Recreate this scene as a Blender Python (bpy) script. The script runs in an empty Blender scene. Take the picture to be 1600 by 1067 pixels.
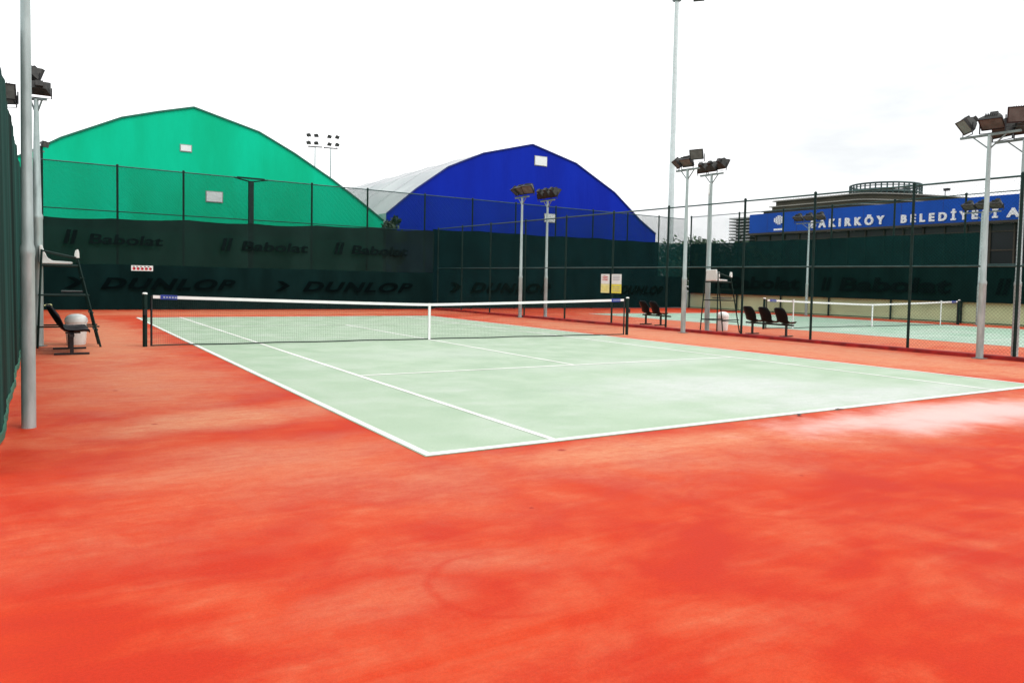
import bpy, bmesh, math, random
from mathutils import Vector, Matrix
random.seed(7)
R = math.radians
scene = bpy.context.scene
col = scene.collection

# ------------------------------------------------------------------ materials
def new_mat(name):
    m = bpy.data.materials.new(name); m.use_nodes = True
    nt = m.node_tree; nt.nodes.clear()
    out = nt.nodes.new('ShaderNodeOutputMaterial')
    b = nt.nodes.new('ShaderNodeBsdfPrincipled')
    nt.links.new(b.outputs[0], out.inputs[0])
    return m, nt, b, out

def noise(nt, vec, scale, detail=4, rough=.55, dist=0):
    n = nt.nodes.new('ShaderNodeTexNoise'); n.inputs['Scale'].default_value = scale
    n.inputs['Detail'].default_value = detail; n.inputs['Roughness'].default_value = rough
    n.inputs['Distortion'].default_value = dist
    if vec is not None: nt.links.new(vec, n.inputs['Vector'])
    return n.outputs['Fac']

def ramp(nt, fac, a, b, lo=0., hi=1.):
    m = nt.nodes.new('ShaderNodeMapRange'); m.inputs[1].default_value = a; m.inputs[2].default_value = b
    m.inputs[3].default_value = lo; m.inputs[4].default_value = hi; m.interpolation_type = 'SMOOTHSTEP'
    nt.links.new(fac, m.inputs[0]); return m.outputs[0]

def mathn(nt, op, a, b=None, clamp=False):
    m = nt.nodes.new('ShaderNodeMath'); m.operation = op; m.use_clamp = clamp
    for i, v in enumerate((a, b)):
        if v is None: continue
        if isinstance(v, (int, float)): m.inputs[i].default_value = v
        else: nt.links.new(v, m.inputs[i])
    return m.outputs[0]

def mix(nt, fac, a, b):
    m = nt.nodes.new('ShaderNodeMix'); m.data_type = 'RGBA'
    if isinstance(fac, (int, float)): m.inputs[0].default_value = fac
    else: nt.links.new(fac, m.inputs[0])
    for i, v in ((6, a), (7, b)):
        if isinstance(v, tuple): m.inputs[i].default_value = (*v[:3], 1)
        else: nt.links.new(v, m.inputs[i])
    return m.outputs[2]

def coord(nt, kind='Object', scale=None):
    t = nt.nodes.new('ShaderNodeTexCoord'); o = t.outputs[kind]
    if scale:
        mp = nt.nodes.new('ShaderNodeMapping'); mp.inputs['Scale'].default_value = scale
        nt.links.new(o, mp.inputs[0]); o = mp.outputs[0]
    return o

def bump(nt, b, h, strength=.2, dist=.01):
    n = nt.nodes.new('ShaderNodeBump'); n.inputs['Strength'].default_value = strength
    n.inputs['Distance'].default_value = dist
    nt.links.new(h, n.inputs['Height']); nt.links.new(n.outputs[0], b.inputs['Normal'])

def simple(name, c, rough=.6, metal=0, var=.25, scale=6., sc=None, spec=.5, bmp=0, c2=None, trans=0):
    m, nt, b, out = new_mat(name)
    v = coord(nt, 'Object', sc)
    f = ramp(nt, noise(nt, v, scale, 6), .3, .7)
    d = c2 if c2 else tuple(x * (1 - var) for x in c)
    nt.links.new(mix(nt, f, d, c), b.inputs['Base Color'])
    b.inputs['Roughness'].default_value = rough; b.inputs['Metallic'].default_value = metal
    b.inputs['Specular IOR Level'].default_value = spec
    if bmp: bump(nt, b, noise(nt, v, scale * 4, 4), bmp, .01)
    if trans:
        t = nt.nodes.new('ShaderNodeBsdfTransparent'); s = nt.nodes.new('ShaderNodeMixShader')
        s.inputs[0].default_value = trans
        nt.links.new(b.outputs[0], s.inputs[1]); nt.links.new(t.outputs[0], s.inputs[2])
        nt.links.new(s.outputs[0], out.inputs[0])
    return m

def dust_sheen_patch(nt, pos, wob, c, rad, rot=0, soft=.6, amt=1.):
    """an irregular pale blotch at ground point c"""
    mp = nt.nodes.new('ShaderNodeMapping'); mp.vector_type = 'TEXTURE'
    mp.inputs['Location'].default_value = (c[0], c[1], 0); mp.inputs['Rotation'].default_value = (0, 0, rot)
    mp.inputs['Scale'].default_value = (rad[0], rad[1], 1)
    nt.links.new(pos, mp.inputs[0])
    ln = nt.nodes.new('ShaderNodeVectorMath'); ln.operation = 'LENGTH'; nt.links.new(mp.outputs[0], ln.inputs[0])
    d = mathn(nt, 'ADD', ln.outputs['Value'], mathn(nt, 'MULTIPLY', mathn(nt, 'SUBTRACT', wob, .5), 1.6))
    return ramp(nt, d, 1 - soft, 1 + soft * .4, amt, 0)

def ground_paint(name, base, deep, dust_sheen, dust_sheen_patches, dustlo=.46, dusthi=.74, rough=.55, ring=None, spec=.5, pink=None, streak=False, dots=()):
    m, nt, b, out = new_mat(name)
    g = nt.nodes.new('ShaderNodeNewGeometry'); pos = g.outputs['Position']
    big = noise(nt, pos, .33, 7, .6, .4); mid = noise(nt, pos, 1.3, 7, .62, .3); fine = noise(nt, pos, 60, 3, .6)
    grit = noise(nt, pos, 240, 2, .6)
    if streak:
        def stretch(sx, sy):
            mp = nt.nodes.new('ShaderNodeMapping'); mp.inputs['Scale'].default_value = (sx, sy, 1); mp.inputs['Rotation'].default_value = (0, 0, R(7)); nt.links.new(pos, mp.inputs[0]); return mp.outputs[0]
        st = noise(nt, stretch(.45, 2.4), 1.0, 8, .62, .6); st2 = noise(nt, stretch(1.6, 7), 1.0, 6, .6, .3)
        big = mathn(nt, 'ADD', mathn(nt, 'MULTIPLY', big, .5), mathn(nt, 'ADD', mathn(nt, 'MULTIPLY', st, .36), mathn(nt, 'MULTIPLY', st2, .14)))
    c = mix(nt, ramp(nt, mid, .33, .66), deep, base)
    f = ramp(nt, mathn(nt, 'ADD', mathn(nt, 'MULTIPLY', big, .65), mathn(nt, 'MULTIPLY', mid, .35)), dustlo, dusthi, 0, .75)
    for s in dust_sheen_patches:
        f = mathn(nt, 'MAXIMUM', f, dust_sheen_patch(nt, pos, noise(nt, pos, 1.1, 7, .65), *s))
    if streak:
        br = mathn(nt, 'ADD', mathn(nt, 'MULTIPLY', noise(nt, stretch(3, 9), 1.0, 8, .7), .6), mathn(nt, 'MULTIPLY', noise(nt, pos, 14, 6, .7), .4))
        f = mathn(nt, 'MULTIPLY', f, ramp(nt, br, .30, .68, .5, 1.15), True)
    c = mix(nt, f, c, dust_sheen)
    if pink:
        c = mix(nt, dust_sheen_patch(nt, pos, noise(nt, pos, 1.1, 7, .65), pink[0], pink[1], R(-4), .8, .8), c, (.78, .52, .50))  # mixes a pale pink patch into the colour
    if ring:
        for (cx, cy, r, w, a) in ring:
            mp = nt.nodes.new('ShaderNodeVectorMath'); mp.operation = 'DISTANCE'
            nt.links.new(pos, mp.inputs[0]); mp.inputs[1].default_value = (cx, cy, 0)
            d = mathn(nt, 'ABSOLUTE', mathn(nt, 'SUBTRACT', mathn(nt, 'ADD', mp.outputs['Value'], mathn(nt, 'MULTIPLY', mathn(nt, 'SUBTRACT', mid, .5), .35)), r))
            sx = nt.nodes.new('ShaderNodeSeparateXYZ'); nt.links.new(pos, sx.inputs[0])
            half = ramp(nt, mathn(nt, 'ADD', sx.outputs[0], mathn(nt, 'MULTIPLY', mid, .2)), cx - .1, cx + .35, 1, 0)
            c = mix(nt, mathn(nt, 'MULTIPLY', ramp(nt, d, 0, w, a, 0), half), c, deep)
    for dx, dy, dr in dots:
        vd = nt.nodes.new('ShaderNodeVectorMath'); vd.operation = 'DISTANCE'; nt.links.new(pos, vd.inputs[0]); vd.inputs[1].default_value = (dx, dy, 0)
        c = mix(nt, ramp(nt, mathn(nt, 'ADD', vd.outputs['Value'], mathn(nt, 'MULTIPLY', fine, dr)), dr*.8, dr*1.8, .8, 0), c, (.30, .016, .012))
    sp = mathn(nt, 'ADD', ramp(nt, fine, .3, .7, .43, .55), ramp(nt, grit, .3, .7, .38, .58))
    mm = nt.nodes.new('ShaderNodeVectorMath'); mm.operation = 'SCALE'
    nt.links.new(c, mm.inputs[0]); nt.links.new(sp, mm.inputs['Scale'])
    nt.links.new(mm.outputs[0], b.inputs['Base Color'])
    nt.links.new(ramp(nt, mid, .3, .7, rough - .08, rough + .1), b.inputs['Roughness'])
    b.inputs['Specular IOR Level'].default_value = spec
    bump(nt, b, mathn(nt, 'ADD', fine, mathn(nt, 'MULTIPLY', grit, .6)), .25, .004)
    return m

M = {}
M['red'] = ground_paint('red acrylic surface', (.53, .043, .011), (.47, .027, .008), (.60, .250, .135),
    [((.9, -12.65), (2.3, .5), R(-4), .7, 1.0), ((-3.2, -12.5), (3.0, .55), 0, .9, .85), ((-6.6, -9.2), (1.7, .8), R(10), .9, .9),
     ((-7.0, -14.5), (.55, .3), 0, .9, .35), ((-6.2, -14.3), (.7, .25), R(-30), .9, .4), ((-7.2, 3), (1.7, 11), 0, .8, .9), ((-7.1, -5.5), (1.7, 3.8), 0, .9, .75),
     ((-6.6, -11.5), (1.6, 1.2), 0, .9, .6), ((7.4, -3), (2.6, 17), 0, .7, .95), ((2, -12.8), (10, 1.1), 0, .9, .7), ((0, 15), (13, 3.2), 0, .8, .75), ((18, 0), (10, 17), 0, .5, .7)],  # wide salmon bands: dust plus grazing sky reflection put into the colour
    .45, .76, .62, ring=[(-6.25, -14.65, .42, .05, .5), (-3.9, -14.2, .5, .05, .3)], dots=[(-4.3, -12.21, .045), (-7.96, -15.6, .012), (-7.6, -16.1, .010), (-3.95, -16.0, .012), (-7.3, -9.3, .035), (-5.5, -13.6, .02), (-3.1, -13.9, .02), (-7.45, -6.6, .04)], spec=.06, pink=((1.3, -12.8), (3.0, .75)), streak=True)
M['green_court'] = ground_paint('green acrylic surface', (.40, .505, .375), (.34, .46, .315), (.56, .585, .555),
    [((.4, -9.8), (2.8, 1.6), R(-8), .9, .9), ((1.6, -11.3), (3.2, .9), 0, .9, .9), ((1.5, -6.5), (3, .8), R(5), .9, .4), ((-1.5, -3.5), (2.2, 1.2), 0, .9, .3)], .46, .80, .5, spec=.2, streak=True)  # pale spots are sky glare painted into the court colour
M['green_court_far'] = ground_paint('teal acrylic surface', (.33, .485, .37), (.28, .44, .32), (.48, .56, .48), [], .42, .7, .5, spec=.2)
M['line'] = ground_paint('white line paint', (.86, .86, .83), (.78, .77, .72), (.84, .80, .76), [], .5, .8, .55)
M['asphalt'] = ground_paint('grey asphalt', (.10, .10, .095), (.07, .07, .066), (.16, .155, .14), [], .5, .8, .8)
M['kerb'] = simple('dark red kerb paint', (.36, .012, .010), .6, var=.6, scale=3, bmp=.3, spec=.2)
M['galv'] = simple('galvanised steel', (.42, .52, .51), .45, .3, .25, 9, (1, 1, .25), bmp=.1, c2=(.28, .36, .35))
M['galv_dark'] = simple('weathered galvanised steel', (.20, .25, .24), .5, .4, .35, 8, (1, 1, .3))
M['steel_pale'] = simple('pale painted steel', (.66, .74, .73), .45, .05, .12, 3)
M['post_green'] = simple('dark green painted steel', (.006, .028, .023), .5, .1, .4, 5, spec=.2)
M['wire'] = simple('green vinyl wire', (.004, .036, .020), .6, 0, .3, 3, spec=.1)
M['rail'] = simple('weathered green rail', (.03, .085, .08), .5, .2, .4, 4, spec=.3)
M['black'] = simple('black plastic', (.006, .007, .010), .4, 0, .35, 8, spec=.12)
M['black_metal'] = simple('black painted steel', (.013, .014, .016), .4, .2, .3, 8)
M['lamp_body'] = simple('grey brown cast aluminium', (.030, .030, .026), .55, .2, .5, 7, c2=(.011, .013, .012))
M['glass'] = simple('dusty lamp glass', (.13, .14, .13), .2, 0, .35, 5, spec=.3)
M['white_pl'] = simple('white moulded plastic', (.84, .88, .84), .35, 0, .05, 5)
M['white_tape'] = simple('white net tape', (.84, .84, .84), .6, 0, .08, 6)
M['blue_tape'] = simple('blue vinyl sleeve', (.018, .045, .32), .5, 0, .2, 10)
M['net'] = simple('dark green net cord', (.012, .03, .022), .7, 0, .2, 10)
M['scr_low'] = simple('dark green windscreen cloth', (.0042, .020, .0195), .8, 0, .35, 1.2, (1, 1, .35), spec=.03, bmp=.35, trans=.02)
M['scr_up'] = simple('grey green windscreen cloth', (.011, .027, .024), .8, 0, .4, .8, (1, 1, .5), spec=.04, bmp=.35, trans=.14)
M['scr_side'] = simple('green windscreen cloth in folds', (.020, .095, .080), .8, 0, .93, .9, (1, 1, .02), spec=.05, bmp=.3, trans=.02)  # stripes in the colour paint the light and shade of the folds
M['scr_right'] = simple('blue green windscreen cloth', (.003, .019, .021), .8, 0, .35, 1.0, (1, 1, .5), spec=.03, bmp=.3, trans=.05)
M['scr_thin'] = simple('thin teal windscreen cloth', (.005, .032, .032), .8, 0, .25, .9, spec=.04, bmp=.3, trans=.22)
M['scr_sheer'] = simple('sheer teal windscreen cloth', (.006, .045, .045), .8, 0, .25, .9, spec=.04, bmp=.3, trans=.42)
M['letter'] = simple('faded black print', (.0014, .0055, .006), .8, 0, .3, 3, spec=.02)
M['letter_up'] = simple('faded dark print', (.0045, .011, .011), .8, 0, .3, 3, spec=.02)
M['letter_far'] = simple('faded violet black print', (.002, .0065, .008), .8, 0, .3, 3, spec=.03)
M['hem'] = simple('pale green hem', (.03, .16, .10), .7, 0, .3, 5)
M['white_sign'] = simple('white sign board', (.78, .84, .82), .45, 0, .08, 4)
M['yellow_sign'] = simple('yellow print', (.78, .74, .10), .45, 0, .15, 6)
M['yellow_pale'] = simple('pale yellow print', (.80, .80, .36), .45, 0, .12, 6)
M['red_print'] = simple('red print', (.62, .02, .04), .5, 0, .2, 6)
M['grey_print'] = simple('grey print', (.40, .44, .50), .5, 0, .2, 6)
M['wall'] = simple('pale yellow render', (.54, .70, .40), .85, 0, .15, .9, bmp=.2)
M['fascia'] = simple('blue fascia panel', (.003, .078, .47), .45, 0, .18, .25, spec=.15)
M['sign_white'] = simple('white acrylic letters', (.86, .87, .88), .4, 0, .05, 2)
M['facade'] = simple('dark tinted glass front', (.012, .016, .018), .3, 0, .4, .35, spec=.25)
M['facade_brown'] = simple('dark brown soffit', (.05, .036, .022), .7, 0, .4, .6)
M['louvre'] = simple('grey aluminium louvre', (.34, .36, .35), .5, .3, .2, 1)
M['roof_pale'] = simple('pale roof edging', (.30, .29, .24), .6, 0, .2, .5)
M['roof_olive'] = simple('olive parapet panel', (.075, .066, .040), .7, 0, .35, .5)
M['steel_teal'] = simple('teal painted steel', (.028, .065, .065), .5, .3, .3, 2)
M['bark'] = simple('bark', (.09, .065, .045), .9, 0, .4, 8, (1, 1, .3), bmp=.5)
M['leaf'] = simple('leaf', (.045, .10, .03), .6, 0, .6, 1.6, c2=(.02, .055, .02))
M['leaf_dark'] = simple('dark leaf', (.022, .06, .02), .6, 0, .6, 1.6, c2=(.01, .03, .012))
M['dry_leaf'] = simple('dry leaf', (.07, .05, .05), .8, 0, .3, 20)

def membrane(name, c, c2, seam_axis=0, tl=.35):
    m, nt, b, out = new_mat(name)
    o = coord(nt, 'Object')
    f = ramp(nt, noise(nt, coord(nt, 'Object', (1, 1, .25)), .5, 5), .3, .7)
    cc = mix(nt, f, c2, c)
    nt.links.new(cc, b.inputs['Base Color']); b.inputs['Roughness'].default_value = .5
    b.inputs['Specular IOR Level'].default_value = .1
    bump(nt, b, noise(nt, coord(nt, 'Object', (1, 1, .2)), .8, 4), .5, .12)
    t = nt.nodes.new('ShaderNodeBsdfTranslucent'); nt.links.new(cc, t.inputs[0])
    s = nt.nodes.new('ShaderNodeMixShader'); s.inputs[0].default_value = tl
    nt.links.new(b.outputs[0], s.inputs[1]); nt.links.new(t.outputs[0], s.inputs[2])
    nt.links.new(s.outputs[0], out.inputs[0])
    return m
M['green_mem'] = membrane('green PVC membrane', (.0, .65, .365), (.0, .53, .27), tl=.12)
M['blue_mem'] = membrane('blue PVC membrane', (.002, .024, .44), (.002, .018, .36), tl=.1)
M['grey_mem'] = membrane('pale grey PVC membrane', (.56, .57, .58), (.46, .47, .49), tl=.1)
M['green_trim'] = simple('dark green edge strip', (.0, .16, .10), .5)
M['blue_trim'] = simple('dark blue edge strip', (.004, .02, .20), .5)

# ------------------------------------------------------------------ mesh helper
class MB:
    def __init__(s): s.v = []; s.f = []
    def add(s, vs, fs):
        n = len(s.v); s.v += [tuple(v) for v in vs]; s.f += [tuple(i + n for i in f) for f in fs]; return s
    def box(s, a, b):
        x0, y0, z0 = a; x1, y1, z1 = b
        return s.add([(x0,y0,z0),(x1,y0,z0),(x1,y1,z0),(x0,y1,z0),(x0,y0,z1),(x1,y0,z1),(x1,y1,z1),(x0,y1,z1)],
                     [(3,2,1,0),(4,5,6,7),(0,1,5,4),(1,2,6,5),(2,3,7,6),(3,0,4,7)])
    def cbox(s, c, d): return s.box(tuple(c[i]-d[i]/2 for i in range(3)), tuple(c[i]+d[i]/2 for i in range(3)))
    def tube(s, p, q, r0, r1=None, n=10, cap=True):
        r1 = r0 if r1 is None else r1
        p = Vector(p); q = Vector(q); d = (q - p).normalized()
        a = d.orthogonal().normalized(); b = d.cross(a)
        vs = []
        for c, r in ((p, r0), (q, r1)):
            for i in range(n):
                t = 2 * math.pi * i / n
                vs.append(c + a * (r * math.cos(t)) + b * (r * math.sin(t)))
        fs = [(i, (i+1) % n, n + (i+1) % n, n + i) for i in range(n)]
        if cap: fs += [tuple(range(n-1, -1, -1)), tuple(range(n, 2*n))]
        return s.add(vs, fs)
    def path(s, pts, r, n=8):
        for a, b in zip(pts, pts[1:]): s.tube(a, b, r, n=n)
        return s
    def bar(s, p, q, w, h, up=(0, 0, 1)):
        p = Vector(p); q = Vector(q); d = (q - p).normalized(); u = Vector(up)
        if abs(d.dot(u)) > .98: u = Vector((1, 0, 0))
        x = d.cross(u).normalized(); y = x.cross(d)
        vs = [c + x * (w/2*sx) + y * (h/2*sy) for c in (p, q) for sx, sy in ((-1,-1),(1,-1),(1,1),(-1,1))]
        return s.add(vs, [(3,2,1,0),(4,5,6,7),(0,1,5,4),(1,2,6,5),(2,3,7,6),(3,0,4,7)])
    def lathe(s, prof, n=24, c=(0, 0, 0)):
        vs = []; fs = []
        for r, z in prof:
            for i in range(n):
                t = 2*math.pi*i/n; vs.append((c[0]+r*math.cos(t), c[1]+r*math.sin(t), c[2]+z))
        for k in range(len(prof)-1):
            for i in range(n):
                j = (i+1) % n; fs.append((k*n+i, k*n+j, (k+1)*n+j, (k+1)*n+i))
        fs.append(tuple(range(n-1, -1, -1))); fs.append(tuple(range((len(prof)-1)*n, len(prof)*n)))
        return s.add(vs, fs)
    def prism(s, poly, axis, a, b):
        """extrude polygon (list of 2-tuples) along axis between a and b"""
        def pt(u, v, w):
            return {0: (w, u, v), 1: (u, w, v), 2: (u, v, w)}[axis]
        n = len(poly)
        vs = [pt(u, v, a) for u, v in poly] + [pt(u, v, b) for u, v in poly]
        fs = [(i, (i+1) % n, n+(i+1) % n, n+i) for i in range(n)] + [tuple(range(n-1, -1, -1)), tuple(range(n, 2*n))]
        return s.add(vs, fs)
    def xf(s, mtx):
        s.v = [tuple(mtx @ Vector(v)) for v in s.v]; return s
    def mesh(s, name):
        me = bpy.data.meshes.new(name); me.from_pydata(s.v, [], s.f); me.update()
        bm = bmesh.new(); bm.from_mesh(me); bmesh.ops.recalc_face_normals(bm, faces=bm.faces); bm.to_mesh(me); bm.free()
        return me
    def build(s, name, mat, parent=None, smooth=False, bevel=0):
        return obj(name, s.mesh(name), mat, parent, smooth, bevel)

def obj(name, me, mat, parent=None, smooth=False, bevel=0):
    if mat and not me.materials: me.materials.append(mat)
    if smooth:
        for p in me.polygons: p.use_smooth = True
        if hasattr(me, 'set_sharp_from_angle'): me.set_sharp_from_angle(angle=R(40))
    o = bpy.data.objects.new(name, me); col.objects.link(o)
    if parent: o.parent = parent
    if bevel:
        b = o.modifiers.new('bevel', 'BEVEL'); b.width = bevel; b.segments = 2; b.limit_method = 'ANGLE'
    return o

def tag(o, label, cat, group=None):
    o['label'] = label; o['category'] = cat
    if group: o['group'] = group
    return o
def struct(o, kind='structure'): o['kind'] = kind; return o
def thing(name, label, cat, loc=(0, 0, 0), rz=0, group=None):
    o = bpy.data.objects.new(name, None); o.empty_display_size = .3; col.objects.link(o)
    o.location = loc; o.rotation_euler = (0, 0, rz)
    return tag(o, label, cat, group)
def dup(root, loc, rz, label, group=None):
    r = root.copy(); col.objects.link(r); r.location = loc; r.rotation_euler = (0, 0, rz); r['label'] = label
    if group: r['group'] = group
    for ch in list(root.children):
        c = ch.copy(); col.objects.link(c); c.parent = r
        for g in list(ch.children):
            d = g.copy(); col.objects.link(d); d.parent = c
    return r

def text_mesh(body, size=1., bold=.0, shear=0., extrude=.01, spacing=1., wx=1.):
    cu = bpy.data.curves.new('lettering', 'FONT'); cu.body = body; cu.size = size
    cu.offset = bold; cu.shear = shear; cu.extrude = extrude; cu.space_character = spacing
    o = bpy.data.objects.new('lettering', cu); col.objects.link(o)
    dg = bpy.context.evaluated_depsgraph_get()
    me = bpy.data.meshes.new_from_object(o.evaluated_get(dg))
    bpy.data.objects.remove(o); bpy.data.curves.remove(cu)
    me.materials.clear()
    return me
def fit_text(me, u0, u1, v0, v1):
    xs = [v.co.x for v in me.vertices]; ys = [v.co.y for v in me.vertices]
    a, b, c, d = min(xs), max(xs), min(ys), max(ys)
    for v in me.vertices:
        v.co.x = u0 + (v.co.x - a) / (b - a) * (u1 - u0); v.co.y = v0 + (v.co.y - c) / (d - c) * (v1 - v0)
    return me
def remap(me, fn):
    for v in me.vertices: v.co = fn(v.co.x, v.co.y, v.co.z)
    me.update(); return me

# ------------------------------------------------------------------ ground and courts
def sheet(name, x0, x1, y0, y1, z, mat):
    return struct(MB().add([(x0,y0,z),(x1,y0,z),(x1,y1,z),(x0,y1,z)], [(0,1,2,3)]).build(name, mat))
sheet('ground', -500, 700, -400, 700, -.02, M['asphalt'])
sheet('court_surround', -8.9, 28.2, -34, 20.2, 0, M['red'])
NX, NY = 20.0, 1.0
sheet('court_surface', -5.5, 5.5, -11.9, 11.9, .004, M['green_court'])
sheet('neighbour_court_surface', NX-5.5, NX+5.5, NY-11.9, NY+11.9, .004, M['green_court_far'])
def lines(name, cx, cy):
    W, S, L, V, w, wb = 5.485, 4.115, 11.885, 6.40, .072, .10
    m = MB()
    def q(x0, x1, y0, y1): m.add([(cx+x0,cy+y0,.008),(cx+x1,cy+y0,.008),(cx+x1,cy+y1,.008),(cx+x0,cy+y1,.008)], [(0,1,2,3)])
    q(-W, W, -L, -L+wb); q(-W, W, L-wb, L)
    for x in (-W, W-w): q(x, x+w, -L+wb, L-wb)
    for x in (-S-w/2, S-w/2):
        q(x, x+w, -L+wb, -V); q(x, x+w, -V+w, V-w); q(x, x+w, V, L-wb)
    q(-S-w/2, S+w/2, -V, -V+w); q(-S-w/2, S+w/2, V-w, V)
    q(-w/2, w/2, -V+w, V-w)
    q(-w/2, w/2, L-wb-.12, L-wb)
    return struct(m.build(name, M['line']))
lines('court_lines', 0, 0); lines('neighbour_court_lines', NX, NY)

# ------------------------------------------------------------------ fences
def lerp(a, b, t): return tuple(x + (y - x) * t for x, y in zip(a, b))
def chain(p0, p1, z0, z1, pitch, w):
    p0 = Vector((p0[0], p0[1], 0)); p1 = Vector((p1[0], p1[1], 0)); L = (p1 - p0).length
    d = (p1 - p0) / L; nrm = Vector((-d.y, d.x, 0)); h = z1 - z0; m = MB()
    k = -h
    while k < L:
        for sg in (1, -1):
            # line u = k + t (sg=1) or u = k + h - t
            t0, t1 = (max(0, -k), min(h, L - k)) if sg == 1 else (max(0, k + h - L), min(h, k + h))
            if t1 - t0 < .02: continue
            u = (lambda t: k + t) if sg == 1 else (lambda t: k + h - t)
            a = p0 + d * u(t0) + Vector((0, 0, z0 + t0)) + nrm * (sg * w * .5)
            b = p0 + d * u(t1) + Vector((0, 0, z0 + t1)) + nrm * (sg * w * .5)
            m.tube(a, b, w / 2, n=3, cap=False)
        k += pitch
    return m

def fence(name, label, p0, p1, h, us, mid=None, post_r=.035, mesh_z=None, pitch=.085, wire=.0032, base=.06, tops=None, matp='post_green'):
    """posts at distances us along p0->p1"""
    L = math.hypot(p1[0]-p0[0], p1[1]-p0[1]); d = ((p1[0]-p0[0])/L, (p1[1]-p0[1])/L)
    t = thing(name, label, 'fence', (p0[0], p0[1], 0), math.atan2(d[1], d[0]))
    for u in us:
        mb = MB().tube((u, 0, 0), (u, 0, h + .03), post_r, n=12).lathe([(post_r*1.25, 0), (post_r*1.25, .03), (post_r*.5, .06)], 12, (u, 0, h + .03))
        mb.build('post', M[matp], t, True)
    MB().tube((0, 0, h), (L, 0, h), .024, n=8).build('top_rail', M['rail'], t, True)
    if mid:
        for z in mid: MB().tube((0, .0, z), (L, .0, z), .021, n=8).build('middle_rail', M['rail'], t, True)
    if base: MB().tube((0, 0, base), (L, 0, base), .02, n=8).build('bottom_rail', M['post_green'], t, True)
    if mesh_z:
        chain((0, -.04), (L, -.04), mesh_z[0], mesh_z[1], pitch, wire).build('wire_mesh', M['wire'], t)
    return t, L, d

FX = lambda y: 9.5 - .044 * y
ya, yb = -15.0, 18.0
LR = math.hypot(FX(yb)-FX(ya), yb-ya)
rpost_y = [-14.5, -11.9, -9.3, -6.84, -4.04, -1.61, 1.61, 4.41, 7.25, 10.1, 12.9, 15.5, 17.95]
fence('chain_link_fence', 'low green chain link fence along the right side of the near court', (FX(ya), ya), (FX(yb), yb), 4.08,
      [(y-ya)/(yb-ya)*LR for y in rpost_y], mid=[2.1], mesh_z=(.12, 4.05))
# red kerb under the right fence
k = MB(); k.add([(FX(y)+dx, y, z) for y in (ya, yb-.1) for dx, z in ((-.16, 0), (-.14, .085), (.14, .085), (.16, 0))], [(0,1,5,4),(1,2,6,5),(2,3,7,6),(3,2,1,0),(4,5,6,7)])
struct(k.build('kerb', M['kerb'], bevel=.01))

BY0, BY1 = 18.0, 19.9          # back fence, slightly out of square
bpx = [-8.35, -5.55, -3.05, 2.53, 5.31, 8.45, 11.3, 14.1, 16.9, 19.7, 22.5, 25.2, 27.6]
bl = (27.7 + 8.6)
bf, BL, _ = fence('tall_back_fence', 'tall dark green mesh fence across the far end in front of the two halls', (-8.6, BY0+.12), (27.7, BY1+.12), 5.86,
      [x + 8.6 for x in bpx], mid=[4.02], mesh_z=(3.3, 5.83), post_r=.042, wire=.0082, pitch=.05)
# the one stout post with its little bracket arms
sp = MB().box((8.25, -.1, 0), (8.45, .1, 5.75)); sp.bar((7.75, 0, 5.88), (8.95, 0, 5.88), .07, .06); sp.bar((7.6, 0, 5.86), (8.3, 0, 5.72), .05, .05); sp.bar((9.1, 0, 5.86), (8.4, 0, 5.72), .05, .05)
o = sp.build('stout_post', M['post_green'], bf)
lf, LL, _ = fence('side_fence', 'dark green fence at the left edge of the near court', (-8.76, -11), (-8.73, 18), 3.86, [.1+2.8*i for i in range(11)] + [28.9], mid=[2.1])
ff, FL, _ = fence('tall_side_fence', 'tall green mesh fence on the far right behind the second court', (28.1, 20.1), (28.1, -16), 6.02,
      [.1, 4.3, 7.7, 11.0, 14.7, 18.3, 21.8, 25.3, 28.9, 32.5, 35.8], mid=[2.76], mesh_z=(4.2, 6.0), post_r=.05)

# windscreens: cloth sheets with folds and a sagging edge
def screen(name, label, p0, p1, z0, z1, mat, off, sag=.05, fold=.02, hem=None, nu=160, nv=10, lean=0, thick=.006, seed=0, z1b=None):
    rnd = random.Random(seed)
    L = math.hypot(p1[0]-p0[0], p1[1]-p0[1]); ang = math.atan2(p1[1]-p0[1], p1[0]-p0[0])
    t = thing(name, label, 'windscreen', (p0[0], p0[1], 0), ang)
    ph = [rnd.uniform(0, 6.28) for _ in range(6)]
    def top(u):
        zt = z1 + ((z1b - z1) * u / L if z1b is not None else 0)
        return zt - sag * (abs(math.sin(math.pi * u / 2.8)) * .8 + .4 * math.sin(u * .9 + ph[0]))
    def dep(u, v):
        return off + lean * v + fold * (math.sin(u * 2.1 + ph[1]) * .5 + math.sin(u * 5.3 + ph[2] + v) * .35 + math.sin(u * 11.7 + ph[3] - 2*v) * .2)
    vs = []; fs = []
    for sgn in (0, 1):
        for i in range(nu + 1):
            u = L * i / nu
            for j in range(nv + 1):
                v = j / nv; z = z0 + (top(u) - z0) * v
                vs.append((u, dep(u, v) + sgn * thick, z))
    n = (nu+1)*(nv+1)
    for i in range(nu):
        for j in range(nv):
            a = i*(nv+1)+j; fs.append((a, a+nv+1, a+nv+2, a+1)); fs.append((n+a, n+a+1, n+a+nv+2, n+a+nv+1))
    MB().add(vs, fs).build('cloth', mat, t, True)
    if hem:
        m = MB()
        for i in range(nu):
            u0, u1 = L*i/nu, L*(i+1)/nu
            m.bar((u0, dep(u0, 0)-.012, z0+.03), (u1, dep(u1, 0)-.012, z0+.03), .02, .07)
        m.build('hem', hem, t)
    return t
def on_screen(t, me, mat, off, name='lettering'):
    """lettering drawn in x (along), y (up) -> screen plane; reads from the -y side"""
    remap(me, lambda x, y, z: (x, off - .035 - z * .3, y))
    return obj(name, me, mat, t)

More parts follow.
